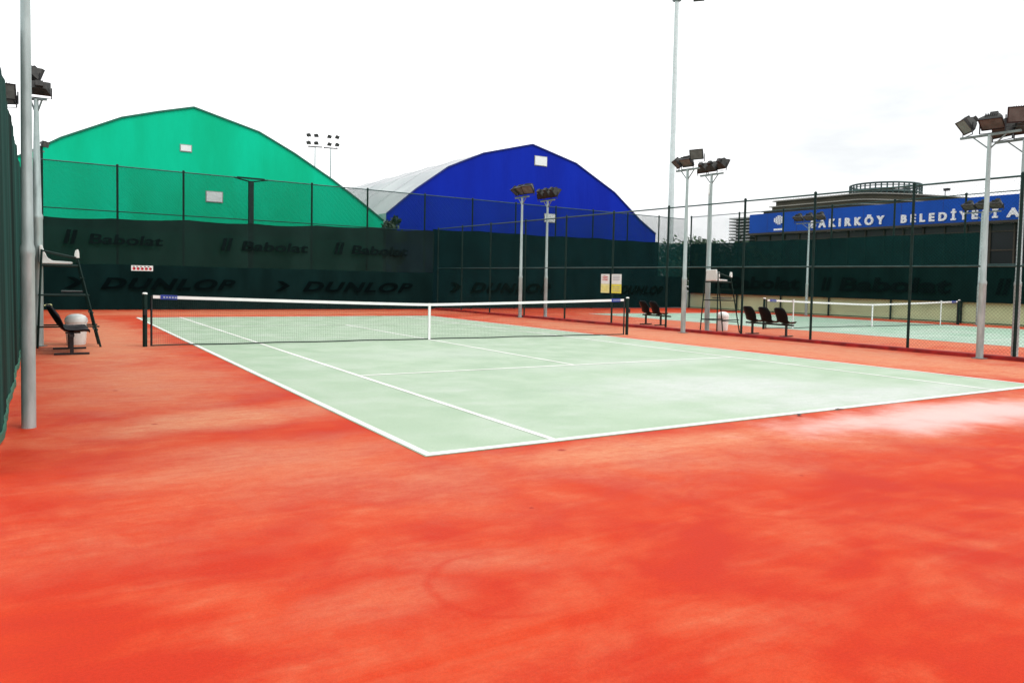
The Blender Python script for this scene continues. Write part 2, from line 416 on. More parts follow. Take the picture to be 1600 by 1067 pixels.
s1 = screen('windscreen', 'lower dark green cloth with slanted black lettering at the back of the near court', (-8.55, BY0), (8.68, BY0+.46), .02, 1.86, M['scr_low'], -.06, .02, .03, seed=1, nu=220)
s2 = screen('windscreen', 'upper grey green cloth strip with faded lettering at the back of the near court', (-8.55, BY0), (8.68, BY0+.46), 1.80, 3.68, M['scr_up'], -.02, .07, .05, seed=2, nu=220, z1b=4.05)
s3 = screen('windscreen', 'dark blue green cloth below the blue hall behind the second court', (8.64, BY0+.46), (27.6, BY1), .05, 2.05, M['scr_right'], -.06, .02, .03, seed=3, nu=200)
s3b = screen('windscreen', 'upper teal black cloth strip directly under the blue hall', (8.64, BY0+.46), (25.0, BY0+.46+1.26), 2.0, 4.12, M['scr_right'], -.02, .05, .03, seed=8, nu=160, z1b=4.24)
s7 = screen('windscreen', 'thin see-through teal cloth strip between the blue hall and the far corner', (25.02, BY0+1.73), (27.9, BY1), 2.0, 4.2, M['scr_sheer'], -.02, .04, .03, seed=9, nu=60)
s4 = screen('windscreen', 'long dark green cloth in vertical folds on the left edge fence', (-8.58, -11), (-8.55, 17.9), .03, 3.86, M['scr_side'], -.01, .006, .020, lean=.055, hem=M['hem'], seed=4, nu=420)
s5 = screen('windscreen', 'dark cloth with large faded lettering above the pale wall on the far right', (28.0, 19.9), (28.0, -15), 1.0, 2.72, M['scr_low'], -.05, .02, .03, seed=5, nu=240)
s6 = screen('windscreen', 'see-through teal cloth strip under the blue sign band on the far right', (28.0, 19.9), (28.0, .9), 2.66, 4.25, M['scr_thin'], -.03, .03, .03, seed=6, nu=160)

def emblem_bars(u, z, s):          # rounded twin-bar mark next to the upper wordmarks
    m = MB()
    def quad(a, b, w):
        ax, ay = a; bx, by = b; m.add([(ax-w, ay, 0), (ax+w, ay, 0), (bx+w, by, 0), (bx-w, by, 0)], [(0,1,2,3)])
    quad((u+.10*s, z), (u+.34*s, z+s), .13*s); quad((u+.50*s, z), (u+.74*s, z+s), .13*s)
    return m.mesh('emblem')
def emblem_arrow(u, z, s):         # slanted arrowhead mark next to the lower wordmarks
    m = MB()
    P = [(0, .0), (.55, .0), (1.5, .55), (.75, 1.), (.2, 1.), (.85, .55)]
    m.add([(u+a*s, z+b*s, 0) for a, b in P], [(0,1,5),(1,2,5),(2,3,5),(3,4,5)])
    return m.mesh('emblem')
# upper wordmarks (x measured from the screen's own start)
for x0, x1, z0, z1 in ((-6.6, -3.9, 2.66, 3.06), (-.75, 2.2, 2.62, 3.04), (4.3, 7.2, 2.66, 3.08)):
    me = fit_text(text_mesh('Babolat', 1, .022, .12), x0+8.55, x1+8.55, z0, z1); on_screen(s2, me, M['letter_up'], -.09)
    e = emblem_bars(x0+8.55-.85, z0-.04, .56); on_screen(s2, e, M['letter_up'], -.09, 'emblem')
for x0, x1, z0, z1 in ((-6.2, -1.0, .86, 1.33), (1.95, 7.5, .84, 1.32)):
    me = fit_text(text_mesh('DUNLOP', 1, .035, .32, spacing=1.15), x0+8.55, x1+8.55, z0, z1); on_screen(s1, me, M['letter'], -.11)
    on_screen(s1, emblem_arrow(x0+8.55-1.25, z0, .46), M['letter'], -.11, 'emblem')
for x0, x1 in ((11.0, 16.4), (21.8, 25.6)):
    me = fit_text(text_mesh('DUNLOP', 1, .035, .32, spacing=1.15), x0-8.75, x1-8.75, .9, 1.42); on_screen(s3, me, M['letter'], -.11)
    on_screen(s3, emblem_arrow(x0-8.75-1.3, .9, .5), M['letter'], -.11, 'emblem')
for y0, y1 in ((16.3, 10.9), (8.3, 2.2), (-1.0, -6.5)):
    me = fit_text(text_mesh('Babolat', 1, .03, .1), 19.9-y0, 19.9-y1, 1.38, 2.12); on_screen(s5, me, M['letter_far'], -.10)
    on_screen(s5, emblem_bars(19.9-y0-1.15, 1.38, .74), M['letter_far'], -.10, 'emblem')

# low pale wall on the far right
w = MB().box((28.22, -16, -.02), (28.42, 20.3, .98)); w.box((28.19, -16, .98), (28.45, 20.3, 1.05))
w.build('low_wall', M['wall'], bevel=.01); tag(bpy.data.objects['low_wall'], 'low pale yellow wall below the dark cloth on the far right', 'wall')

# ------------------------------------------------------------------ nets
def net(label, cx, cy, blue):
    t = thing('tennis_net', label, 'net', (cx, cy, 0))
    H = lambda x: .914 + (1.07 - .914) * (abs(x) / 6.4) ** 1.15
    m = MB(); n = 300
    for i in range(1, n):
        x = -6.3 + 12.6 * i / n; m.tube((x, 0, .03), (x, 0, H(x) - .02), .0011, n=3, cap=False)
    for j in range(22):
        f = j / 21
        for i in range(24):
            x0, x1 = -6.3 + 12.6*i/24, -6.3 + 12.6*(i+1)/24
            m.tube((x0, .003, .03 + (H(x0)-.06)*f), (x1, .003, .03 + (H(x1)-.06)*f), .0011, n=3, cap=False)
    # doubled upper courses
    for j in range(7):
        for i in range(24):
            x0, x1 = -6.3 + 12.6*i/24, -6.3 + 12.6*(i+1)/24
            z = .06 + .045*j
            m.tube((x0, -.004, H(x0)-z), (x1, -.004, H(x1)-z), .0018, n=3, cap=False)
    m.build('net_mesh', M['net'], t)
    def band(xa, xb, grow=0):
        b = MB(); k = 20
        for i in range(k):
            x0, x1 = xa + (xb-xa)*i/k, xa + (xb-xa)*(i+1)/k
            b.box((0,0,0),(0,0,0)) if False else b.add([(x0,-.014-grow,H(x0)-.062-grow),(x1,-.014-grow,H(x1)-.062-grow),(x1,-.014-grow,H(x1)+.002+grow),(x0,-.014-grow,H(x0)+.002+grow),
                   (x0,.014+grow,H(x0)-.062-grow),(x1,.014+grow,H(x1)-.062-grow),(x1,.014+grow,H(x1)+.002+grow),(x0,.014+grow,H(x0)+.002+grow)],
                  [(0,1,2,3),(7,6,5,4),(3,2,6,7),(4,5,1,0),(0,3,7,4),(1,5,6,2)])
        return b
    band(-6.28, 6.28).build('headband', M['white_tape'], t)
    for s in (-1, 1):
        a, b_ = sorted((s*5.82, s*6.14))
        sl = band(a, b_, .014).build('end_sleeve', M['blue_tape'], t)
        mk = MB()
        for i in range(5):
            x = a + .05 + .055*i; mk.box((x, -.034, H(x)-.045), (x+.035, -.0285, H(x)-.018))
        mk.build('print', M['grey_print'], sl)
    MB().box((-.028, -.020, .01), (.028, .020, H(0)+.006)).build('centre_strap', M['white_tape'], t)
    bc = MB()
    for i in range(40):
        x0, x1 = -6.3+12.6*i/40, -6.3+12.6*(i+1)/40
        bc.tube((x0, 0, .022+.006*math.sin(x0*3)), (x1, 0, .022+.006*math.sin(x1*3)), .014, n=6)
    bc.build('bottom_cord', M['net'], t)
    for s in (-1, 1):
        p = MB().tube((s*6.43, 0, 0), (s*6.43, 0, 1.09), .045, n=16).build('post', M['post_green'], t, True)
        MB().lathe([(.05, 0), (.05, .02), (.03, .035)], 16, (s*6.43, 0, 1.09)).build('cap', M['white_pl'], p, True)
        MB().tube((s*6.31, 0, .01), (s*6.31, 0, 1.06), .022, n=10).build('lacing_rod', M['black_metal'], t, True)
        MB().cbox((s*6.43, -.07, .72), (.06, .07, .12)).build('winder', M['black_metal'], p)
    return t
net('tennis net with white tape and blue end sleeves across the near court', 0, 0, True)
net('smaller looking tennis net with white tape across the second court behind the right fence', NX, NY, True)
for x, lab in ((NX-4.9, 'white singles stick propping the second court net near the three black seats'), (NX+4.9, 'white singles stick propping the second court net near its far post')):
    m = MB().tube((x, NY-.05, 0), (x, NY-.05, 1.06), .022, n=8); m.box((x-.03, NY-.08, 1.06), (x+.03, NY-.02, 1.075))
    o = m.build('singles_stick', M['white_tape']); tag(o, lab, 'net prop', 'singles sticks holding up the second court net')

# ------------------------------------------------------------------ floodlight poles
hm = MB()
F = [(.11, y, z) for y, z in ((-.27,-.19),(.27,-.19),(.27,.19),(-.27,.19))]
Mi = [(.05, y, z) for y, z in ((-.265,-.185),(.265,-.185),(.265,.185),(-.265,.185))]
Bk = [(-.13, y, z) for y, z in ((-.15,-.10),(.15,-.10),(.15,.10),(-.15,.10))]
hm.add(F+Mi+Bk, [(0,1,2,3)] + [(i,(i+1)%4,4+(i+1)%4,4+i) for i in range(4)] + [(4+i,4+(i+1)%4,8+(i+1)%4,8+i) for i in range(4)] + [(11,10,9,8)])
hm.box((-.24, -.09, -.075), (-.132, .09, .075))
for i in range(6): hm.box((-.10, -.14+.05*i, .115), (.02, -.13+.05*i, .185))
LAMP = hm.mesh('floodlight'); LAMP.materials.append(M['lamp_body'])
gm = MB().box((.112, -.245, -.165), (.118, .245, .165)); GLASS = gm.mesh('glass'); GLASS.materials.append(M['glass'])
rm = MB()
for a, b in (((.106,-.275,-.195),(.128,.275,-.17)),((.106,-.275,.17),(.128,.275,.195)),((.106,-.275,-.17),(.128,-.25,.17)),((.106,.25,-.17),(.128,.275,.17))): rm.box(a, b)
RIM = rm.mesh('rim'); RIM.materials.append(M['black_metal'])
br = MB().bar((0,-.29,0),(0,-.29,-.30),.03,.012,(1,0,0)).bar((0,.29,0),(0,.29,-.30),.03,.012,(1,0,0)).bar((0,-.295,-.30),(0,.295,-.30),.03,.012)
BRK = br.mesh('bracket'); BRK.materials.append(M['black_metal'])

def flood_pole(x, y, H, lamps, label, arm=.62, r0=.075, r1=.042, az=0, mat='galv', sleeve=1.7, group='floodlight poles round the courts', ls=1., plate=True):
    t = thing('floodlight_pole', label, 'floodlight', (x, y, 0), az, group)
    p = MB()
    p.lathe([(r0*1.02, 0), (r0, sleeve-.05), (r0*1.08, sleeve-.02), (r0*1.08, sleeve+.03), (r0*.86, sleeve+.08), (r1, H)], 18)
    pl = p.build('pole', M[mat], t, True)
    if plate: MB().cbox((0, 0, .008), (.24, .24, .016)).build('base_plate', M['galv_dark'], pl)
    MB().bar((0, -arm, H), (0, arm, H), .05, .05).bar((0, -arm*.55, H-.02), (0, 0, H-.32), .025, .025).bar((0, arm*.55, H-.02), (0, 0, H-.32), .025, .025).build('crossarm', M['galv_dark'], t)
    for off, la, tilt, *up in lamps:
        z = H + .34*ls + (up[0] if up else 0)
        f = obj('floodlight', LAMP, None, t); f.location = (0, off, z); f.scale = (ls,)*3
        f.rotation_euler = (Matrix.Rotation(R(la), 4, 'Z') @ Matrix.Rotation(R(tilt), 4, 'Y')).to_euler()
        obj('glass', GLASS, None, f); obj('rim', RIM, None, f)
        b = obj('bracket', BRK, None, t); b.location = (0, off, z); b.scale = (ls,)*3; b.rotation_euler = (0, 0, R(la))
    return t
A = 180
flood_pole(-8.36, -8.98, 5.15, [(-.45, 10, 40), (.45, -10, 40)], 'thick grey floodlight pole nearest the camera at the left edge', r0=.060, r1=.036, plate=False)
flood_pole(-8.29, .73, 4.95, [(-.06, 30, 15), (.10, -15, 25, .26)], 'grey floodlight pole behind the left black bench', arm=.2, ls=.72, az=R(60), r0=.095, r1=.04, sleeve=2.6)
flood_pole(-8.82, .9, 4.75, [(-.28, 262, 20), (.22, 240, 30)], 'floodlight pole standing outside the left fence with a brownish lamp', arm=.4, ls=.8)
flood_pole(9.57, -8.72, 5.02, [(.50, 140, 38), (-.05, 190, 55), (-.62, 210, 20, .06)], 'grey floodlight pole with a lamp turned left, nearest on the right side', arm=.66, ls=.9)
flood_pole(10.55, -9.0, 5.0, [(.5, -20, 30), (-.05, 0, 40), (-.6, 15, 35)], 'floodlight pole half out of the picture at the right edge', arm=.66, plate=False)
flood_pole(8.91, .22, 5.15, [(.44, 150, 45), (.02, 185, 50), (-.42, 200, 15, .16)], 'grey floodlight pole with three lamps beside the umpire chair, facing the near court', arm=.52, ls=.82)
flood_pole(10.5, .75, 5.2, [(.42, 5, 35), (0, 0, 40), (-.45, -8, 28, .05)], 'floodlight pole seen from behind, its dark lamps turned away over the second court', arm=.52, ls=.82)
flood_pole(8.79, 10.0, 5.05, [(.5, 160, 50), (0, 180, 45), (-.5, 200, 40)], 'slim pale floodlight pole in front of the blue hall with whitish lamps', arm=.55)
flood_pole(10.3, 10.35, 5.05, [(.5, 0, 35), (0, 5, 38), (-.5, -5, 35)], 'slim floodlight pole with dark lamps in front of the lower white blue hall panel', arm=.55)
flood_pole(26.6, 9.4, 5.0, [(.7, 180, 60), (.0, 180, 60), (-.7, 180, 60)], 'slim floodlight pole against the emblem end of the blue sign band', arm=.85)
flood_pole(27.1, .5, 5.05, [(.6, 180, 60), (.0, 180, 60), (-.6, 180, 60)], 'slim floodlight pole in front of the blue sign lettering at the far right', arm=.8)

t = thing('speaker_pole', 'thin pole with a small pale open frame on top beside the umpire chair', 'pole', (14.4, 4.75, 0))
MB().tube((0, 0, 0), (0, 0, 5.3), .035, .025, n=8).build('pole', M['galv'], t, True)
MB().bar((-.2,-.2,5.2),(.2,.2,5.2),.04,.04).bar((-.2,-.2,5.55),(.2,.2,5.55),.04,.04).bar((-.2,-.2,5.2),(-.2,-.2,5.55),.04,.04).bar((.2,.2,5.2),(.2,.2,5.55),.04,.04).build('open_frame', M['steel_pale'], t)
# small lamp on the far left fence corner
t = thing('corner_floodlight', 'small dark floodlight on a post at the far left fence corner', 'floodlight', (-8.15, 18.45, 0))
MB().tube((0, 0, 0), (0, 0, 6.42), .05, n=10).build('pole', M['post_green'], t, True)
MB().bar((-.5, 0, 6.2), (.1, 0, 6.2), .05, .05).bar((-.5, 0, 5.4), (-.5, 0, 6.2), .05, .05).build('side_frame', M['galv_dark'], t)
f = obj('floodlight', LAMP, None, t); f.location = (.10, 0, 6.5); f.scale = (.62,)*3; f.rotation_euler = (0, R(20), R(-40)); obj('glass', GLASS, None, f)

# ------------------------------------------------------------------ umpire chairs
def umpire(label, loc, rz):
    t = thing('umpire_chair', label, 'umpire chair', loc, rz, 'umpire chairs beside the courts')
    prof = [(-.02, 2.03), (.03, 2.04), (.07, 1.90), (.12, 1.79), (.20, 1.735), (.53, 1.72), (.55, 1.70), (.53, 1.675), (.0, 1.675), (-.02, 1.70)]
    MB().prism(prof, 1, -.21, .21).build('seat', M['white_pl'], t, bevel=.012)
    fr = MB()
    for s in (-1, 1):
        y = .27*s; yb = .36*s
        fr.tube((.02, y, 1.95), (-.06, yb, 0), .02, n=8)
        fr.tube((.62, y, 1.80), (1.02, yb, 0), .02, n=8)
        fr.tube((-.0, y, 1.64), (.66, y, 1.64), .02, n=8)
        fr.tube((.02, y, 1.93), (.62, y, 1.80), .018, n=8)
        fr.tube((-.05, yb*.95, .42), (1.0, yb*.95, .42), .016, n=8)
        fr.tube((-.02, y*1.1, 1.05), (.83, y*1.1, 1.05), .016, n=8)
    fr.tube((-.05, -.34, .42), (-.05, .34, .42), .016, n=8).tube((-.03, -.30, 1.05), (-.03, .30, 1.05), .016, n=8)
    fr.build('frame', M['post_green'], t, True)
    for z in (.35, .7, 1.05, 1.4):
        x = .62 + .4 * (1.8 - z) / 1.8
        MB().bar((x, -.33, z), (x, .33, z), .07, .025).build('step', M['post_green'], t)
    for s in (-1, 1):
        MB().prism([(.60, 1.80), (.66, 1.80), (.655, 1.90), (.64, 1.97), (.61, 1.97), (.59, 1.88)], 1, .27*s-.035, .27*s+.035).build('armrest_pad', M['white_pl'], t, bevel=.008)
    MB().bar((.35, 0, 1.12), (.72, 0, 1.12), .5, .03).build('footrest', M['black_metal'], t)
    return t
um = umpire('white seated umpire chair on dark legs at the left fence', (-8.24, .55, 0), 0)
dup(um, (9.92, .05, 0), R(2), 'white seated umpire chair between the courts behind the right fence')

# ------------------------------------------------------------------ benches of black shell seats
def shell_mesh():
    prof = [(.45, .405), (.43, .43), (.36, .435), (.25, .425), (.13, .425), (.05, .445), (.0, .49), (-.055, .57), (-.11, .67), (-.165, .77), (-.21, .86), (-.225, .90)]
    wid = [.19, .215, .225, .225, .22, .215, .21, .215, .22, .215, .19, .13]
    nu = 8; vs = []; fs = []
    for sg in (0, 1):
        for (x, z), w in zip(prof, wid):
            for i in range(nu + 1):
                a = -1 + 2*i/nu; bk = min(1, max(0, (z-.44)/.16)); cb = .10*bk*(1-.35*max(0, (z-.7)/.2))
                vs.append((x + cb*a*a - .012*sg*(.4+bk), a*w, z + .045*(1-bk)*a*a - .014*sg))
    k = len(prof); n = k*(nu+1)
    for j in range(k-1):
        for i in range(nu):
            a = j*(nu+1)+i; fs.append((a, a+1, a+nu+2, a+nu+1)); fs.append((n+a, n+a+nu+1, n+a+nu+2, n+a+1))
    rimi = [i for i in range(nu+1)] + [j*(nu+1)+nu for j in range(1, k)] + [(k-1)*(nu+1)+i for i in range(nu-1, -1, -1)] + [j*(nu+1) for j in range(k-2, 0, -1)]
    for a, b in zip(rimi, rimi[1:]+rimi[:1]): fs.append((a, n+a, n+b, b))
    return MB().add(vs, fs).mesh('seat')
SHELL = shell_mesh(); SHELL.materials.append(M['black'])
for p in SHELL.polygons: p.use_smooth = True
def bench(label, loc, n, sp, extra=0, legs=None):
    t = thing('seat_bench', label, 'bench', loc, 0, 'beam benches of black seats')
    half = n*sp/2
    MB().cbox((.16, -extra/2, .365), (.07, 2*half+extra, .05)).build('beam', M['black_metal'], t)
    for i in range(n):
        s = obj('seat', SHELL, None, t); s.location = (0, -half + sp*(i+.5), 0)
        MB().box((.06, -.05, .391), (.30, .05, .412)).build('mount', M['black_metal'], s)
    for y in (legs or (-half*.72, half*.72)):
        MB().cbox((.16, y, .19), (.06, .05, .30)).bar((-.12, y, .02), (.44, y, .02), .06, .035).build('leg', M['black_metal'], t)
    return t
bench('black seats on a beam seen end on at the left fence', (-7.93, -.75, 0), 3, .56)
bench('row of three black seats behind the right fence', (10.72, -1.55, 0), 3, .62)
bench('pair of black seats behind the near net post', (10.85, 4.05, 0), 2, .58, .35)

# ------------------------------------------------------------------ bins
def bin_(label, x, y):
    t = thing('litter_bin', label, 'bin', (x, y, 0), 0, 'white bins by the umpire chairs')
    MB().lathe([(.165, 0), (.175, .02), (.19, .25), (.198, .46), (.20, .47)], 28).build('drum', M['white_pl'], t, True)
    MB().lathe([(.212, .472), (.212, .50), (.205, .55), (.17, .60), (.10, .635), (.03, .645)], 28).build('lid', M['white_pl'], t, True)
    return t
bin_('white drum bin behind the left black bench', -7.62, .95)
bin_('white drum bin under the umpire chair of the second court', 11.2, .72)
# pale curved strip over the top of the left bench
def pale_strip():
    m = MB(); n = 8
    for i in range(n):
        a0, a1 = i/n, (i+1)/n
        f = lambda a: (-8.19 + .13*math.sin(a*2.6), .88 + .06*math.sin(a*3.1) - .10*a)
        (x0, z0), (x1, z1) = f(a0), f(a1)
        m.add([(x0,-.62,z0),(x1,-.62,z1),(x1,-.40,z1),(x0,-.40,z0),(x0,-.62,z0-.012),(x1,-.62,z1-.012),(x1,-.40,z1-.012),(x0,-.40,z0-.012)],
              [(0,1,2,3),(7,6,5,4),(0,4,5,1),(2,6,7,3),(0,3,7,4),(1,5,6,2)])
    return m.build('pale_strip', M['yellow_pale'])
tag(pale_strip(), 'pale strip lying over a seat back of the left black bench', 'pale_strip')

# ------------------------------------------------------------------ signs
def fence_sign(ylo, yhi, mats, label, red):
    y = (ylo+yhi)/2; x = FX(y) - .075
    t = thing('notice_board', label, 'sign', (x, y, 0), math.atan(-.044), 'notice boards on the right fence')
    w = (yhi-ylo)/2
    MB().box((-.008, -w, 1.50), (.008, w, 1.86)).build('upper_panel', M['white_sign'], t)
    MB().box((-.009, -w, 1.17), (.009, w, 1.498)).build('lower_panel', mats, t)
    m = MB()
    if red:
        for i, z in enumerate((1.76, 1.70, 1.64)): m.prism([(w*.75, z), (w*.2, z+.035), (-w*.7, z+.005), (-w*.6, z-.02), (w*.1, z+.005)], 0, -.016, -.0095)
        m.build('print', M['red_print'], t)
    else:
        for z in (1.78, 1.72, 1.66): m.box((-.014, -w*.7, z-.012), (-.0095, w*.7, z+.012))
        m.build('print', M['grey_print'], t)
    m = MB()
    for z in (1.40, 1.33, 1.26): m.box((-.0145, -w*.75, z-.008), (-.0105, w*.75, z+.008))
    m.build('small_print', M['yellow_sign'] if red else M['grey_print'], t)
fence_sign(4.46, 4.98, M['yellow_pale'], 'notice board with red print over pale yellow on the right fence', True)
fence_sign(3.80, 4.38, M['yellow_sign'], 'notice board with plain white top over strong yellow on the right fence', False)
t = thing('small_banner', 'small white and red banner on the dark cloth at the back left', 'banner', (-4.70, 17.83, 0))
MB().box((-.40, -.012, 1.62), (.40, .0, 1.84)).build('panel', M['white_sign'], t)
m = MB()
for i, x in enumerate((-.36, -.19, -.03, .14, .29)):
    m.lathe([(.001, 0), (.062, 0), (.062, .006), (.001, .006)], 12)
m = MB()
for i, x in enumerate((-.30, -.15, 0, .15, .30)):
    k = MB().lathe([(.058, 0), (.058, .006)], 12).xf(Matrix.Translation((x, -.013, 1.71)) @ Matrix.Rotation(R(90), 4, 'X')); m.add(k.v, k.f)
m.build('red_marks', M['red_print'], t)
m = MB()
for i, x in enumerate((-.34, -.22, -.08, .07, .2)): m.box((x, -.018, 1.78), (x+.07, -.0125, 1.81))
for i, x in enumerate((-.285, -.13, .01, .17, .31)): m.box((x, -.026, 1.68), (x+.035, -.0205, 1.75))
m.build('dark_marks', M['black'], t)

# ------------------------------------------------------------------ sports halls
def hall(label, prof, y0, y1, mend, mroof, mtrim, panels):
    t = thing('sports_hall', label, 'hall', (prof[0][0], y0, 0))
    px = prof[0][0]
    P = [(x-px, z) for x, z in prof]
    # gable end wall, tessellated with panel seams
    n = len(P)
    poly = [(P[0][0], 0)] + P + [(P[-1][0], 0)]
    MB().prism(poly, 1, 0, .12).build('end_wall', mend, t)
    MB().prism(poly, 1, y1-y0-.12, y1-y0).build('end_wall', mend, t)
    r = MB(); k = 9
    for (xa, za), (xb, zb) in zip(poly, poly[1:]):
        for j in range(k):
            a, b = .125 + (y1-y0-.25)*j/k, .125 + (y1-y0-.25)*(j+1)/k
            r.add([(xa,a,za),(xb,a,zb),(xb,b,zb),(xa,b,za)], [(0,1,2,3)])
    r.build('roof', mroof, t)
    for j in range(1, k):
        yy = (y1-y0)*j/k; seam = MB()
        for (xa, za), (xb, zb) in zip(P, P[1:]): seam.tube((xa,yy,za+.01),(xb,yy,zb+.01),.05,n=5)
        seam.build('roof_rib', mroof, t)
    e = MB()
    for (xa, za), (xb, zb) in zip(P, P[1:]): e.bar((xa,-.03,za),(xb,-.03,zb),.06,.075)
    e.build('edge_strip', mtrim, t)
    for x0, x1, z0, z1 in panels:
        p = MB().box((x0-px, -.05, z0), (x1-px, -.002, z1)).build('vent_panel', M['white_sign'], t)
        MB().box((x0-px-.04, -.03, z0-.04), (x1-px+.04, -.001, z1+.04)).build('frame', M['louvre'], p)
    return t
gp = [(-11.9, 4.6), (-10.2, 5.9), (-8.05, 7.18), (-7.39, 7.62), (-4.94, 8.85), (-3.4, 9.33), (-1.79, 9.77), (1.33, 8.94), (3.13, 8.04), (5.21, 6.82), (6.66, 5.86), (8.14, 4.80)]
hall('green arched sports hall behind the back fence', gp, 24.0, 60.0, M['green_mem'], M['green_mem'], M['green_trim'], [(-2.38, -1.92, 7.58, 7.86), (-1.2, -.47, 5.2, 5.68)])
bp = [(8.34, 5.25), (10.1, 6.76), (12.13, 8.22), (14.48, 9.28), (18.01, 10.21), (21.43, 9.36), (24.69, 7.72), (27.03, 5.98), (28.5, 5.1)]
hall('blue fronted sports hall with pale grey roof, right of the green hall', bp, 24.0, 60.0, M['blue_mem'], M['grey_mem'], M['blue_trim'], [(18.22, 19.1, 8.95, 9.50), (19.05, 19.88, 5.40, 5.90)])

# ------------------------------------------------------------------ building with the blue sign band
t = thing('sign_building', 'long low building with a blue sign band on the right', 'building', (60, 0, 0))
MB().box((.35, -14, 0), (22, 43.2, 7.3)).build('wall', M['facade'], t)
mu = MB()
for i in range(29): mu.box((.22, -13 + 2*i, 0), (.347, -12.86 + 2*i, 7.3))
for z in (1.6, 3.3, 5.0, 6.6): mu.box((.26, -14, z), (.346, 43.2, z+.12))
mu.build('mullions', M['facade_brown'], t)
MB().box((-.6, -14, 7.3), (.34, 43.5, 7.52)).build('soffit', M['facade_brown'], t)  # dark brown strip paints in the shade under the fascia
fa = MB().box((-.25, -14, 7.53), (.5, 43.6, 9.66)).build('fascia', M['fascia'], t)
js = MB()
for i in range(14): js.box((-.262, 41.0 - 4*i, 7.54), (-.2505, 41.03 - 4*i, 9.65))
js.build('panel_joints', M['blue_trim'], fa)
def wall_text(me, name, mat, parent, x=-.27):
    remap(me, lambda u, v, z: (x - (z if z > 0 else 0) * 1.0 - .001, -u, v)); return obj(name, me, mat, parent)
def heavy(me, w):
    m = MB(); vs = [tuple(v.co) for v in me.vertices]; fs = [tuple(p.vertices) for p in me.polygons]
    for i, (dx, dy) in enumerate(((0, 0), (-w, 0), (w, 0), (0, -w*.6), (0, w*.6), (-w*.8, w*.5), (w*.8, w*.5), (-w*.8, -w*.5), (w*.8, -w*.5))):
        m.add([(x+dx, y+dy, z + (.003*i if z > 0 else -.003*i)) for x, y, z in vs], fs)
    me2 = bpy.data.meshes.new('lettering'); me2.from_pydata(m.v, [], m.f); me2.update(); return me2
for word, ya, yb, z0, z1 in (('BAKIRKÖY', 35.15, 26.7, 7.74, 8.80), ('BELEDİYESİ', 25.0, 16.2, 7.74, 8.80), ('A', 15.5, 14.45, 7.74, 8.56)):
    wm = heavy(fit_text(text_mesh(word, 1, .012, 0, .06, spacing=1.75), -ya+.05, -yb-.05, z0+.04, z1-.06), .055)
    wall_text(wm, 'lettering', M['sign_white'], fa)
# round emblem of upright bars, with a small line under it
em = MB()
for i in range(6):
    u = -.60 + .24*i; h = math.sqrt(max(.05, .52**2 - min(.5, abs(u+.0))**2))
    em.box((-.30, 39.45-u-.16, 8.86-h), (-.2515, 39.45-u, 8.86+h*.95))
em.box((-.30, 38.85, 7.72), (-.2515, 40.05, 7.92))
em.build('emblem', M['sign_white'], fa)
# stepped, gently curving roof
def curve(y): return 0 if y > 31 else -2.0 * ((31 - y) / 15) ** 1.35
def slab(x0, x1, ya, yb, z0, z1, name, mat):
    m = MB(); k = 30
    for i in range(k):
        a, b = ya + (yb-ya)*i/k, ya + (yb-ya)*(i+1)/k
        ca, cb = curve(a), curve(b)
        m.add([(x0,a,max(9.3,z0+ca)),(x1,a,max(9.3,z0+ca)),(x1,a,max(9.32,z1+ca)),(x0,a,max(9.32,z1+ca)),(x0,b,max(9.3,z0+cb)),(x1,b,max(9.3,z0+cb)),(x1,b,max(9.32,z1+cb)),(x0,b,max(9.32,z1+cb))],
              [(0,1,2,3),(7,6,5,4),(0,4,5,1),(1,5,6,2),(2,6,7,3),(3,7,4,0)])
    return m.build(name, mat, t)
slab(.9, 20, 16, 42.6, 9.3, 9.98, 'parapet', M['roof_olive'])
slab(.7, 20.2, 16, 42.8, 9.99, 10.09, 'roof_edge', M['roof_pale'])
slab(1.6, 19, 16, 42.0, 10.10, 10.50, 'parapet', M['roof_olive'])
slab(1.3, 19.2, 16, 42.2, 10.51, 10.61, 'roof_edge', M['roof_pale'])
slab(2.0, 19, 16, 41.8, 10.62, 11.14, 'parapet', M['roof_olive'])
slab(1.6, 19.2, 16, 42.0, 11.15, 11.26, 'roof_edge', M['roof_pale'])
# open steel ring on the roof
rg = MB(); cx, cy, rr = 6.5, 31.2, 3.5
n = 40
pt = lambda i, z: (cx + rr*math.cos(2*math.pi*i/n), cy + rr*math.sin(2*math.pi*i/n), z)
for i in range(n):
    for z, r in ((11.5, .10), (11.8, .05), (12.1, .05), (12.35, .10)): rg.tube(pt(i, z), pt(i+1, z), r, n=5)
    rg.tube(pt(i, 10.9), pt(i, 12.4), .08, n=5)
rg.build('roof_ring', M['steel_teal'], t)
MB().lathe([(2.6, 10.8), (2.6, 11.8)], 32, (cx, cy, 0)).build('roof_drum', M['facade'], t)
MB().tube((1.0, 21.6, 9.6), (1.0, 21.6, 10.6), .04, n=6).cbox((1.0, 21.45, 10.7), (.3, .5, .22)).build('roof_speaker', M['black_metal'], t)
MB().box((1.0, 43.7, 0), (8, 46.8, 9.4)).build('corner_tower', M['facade_brown'], t)
lv = MB()
for i in range(26): lv.box((-.1, 43.65, .3 + .36*i), (.98, 46.85, .47 + .36*i))
lv.build('louvres', M['louvre'], t)

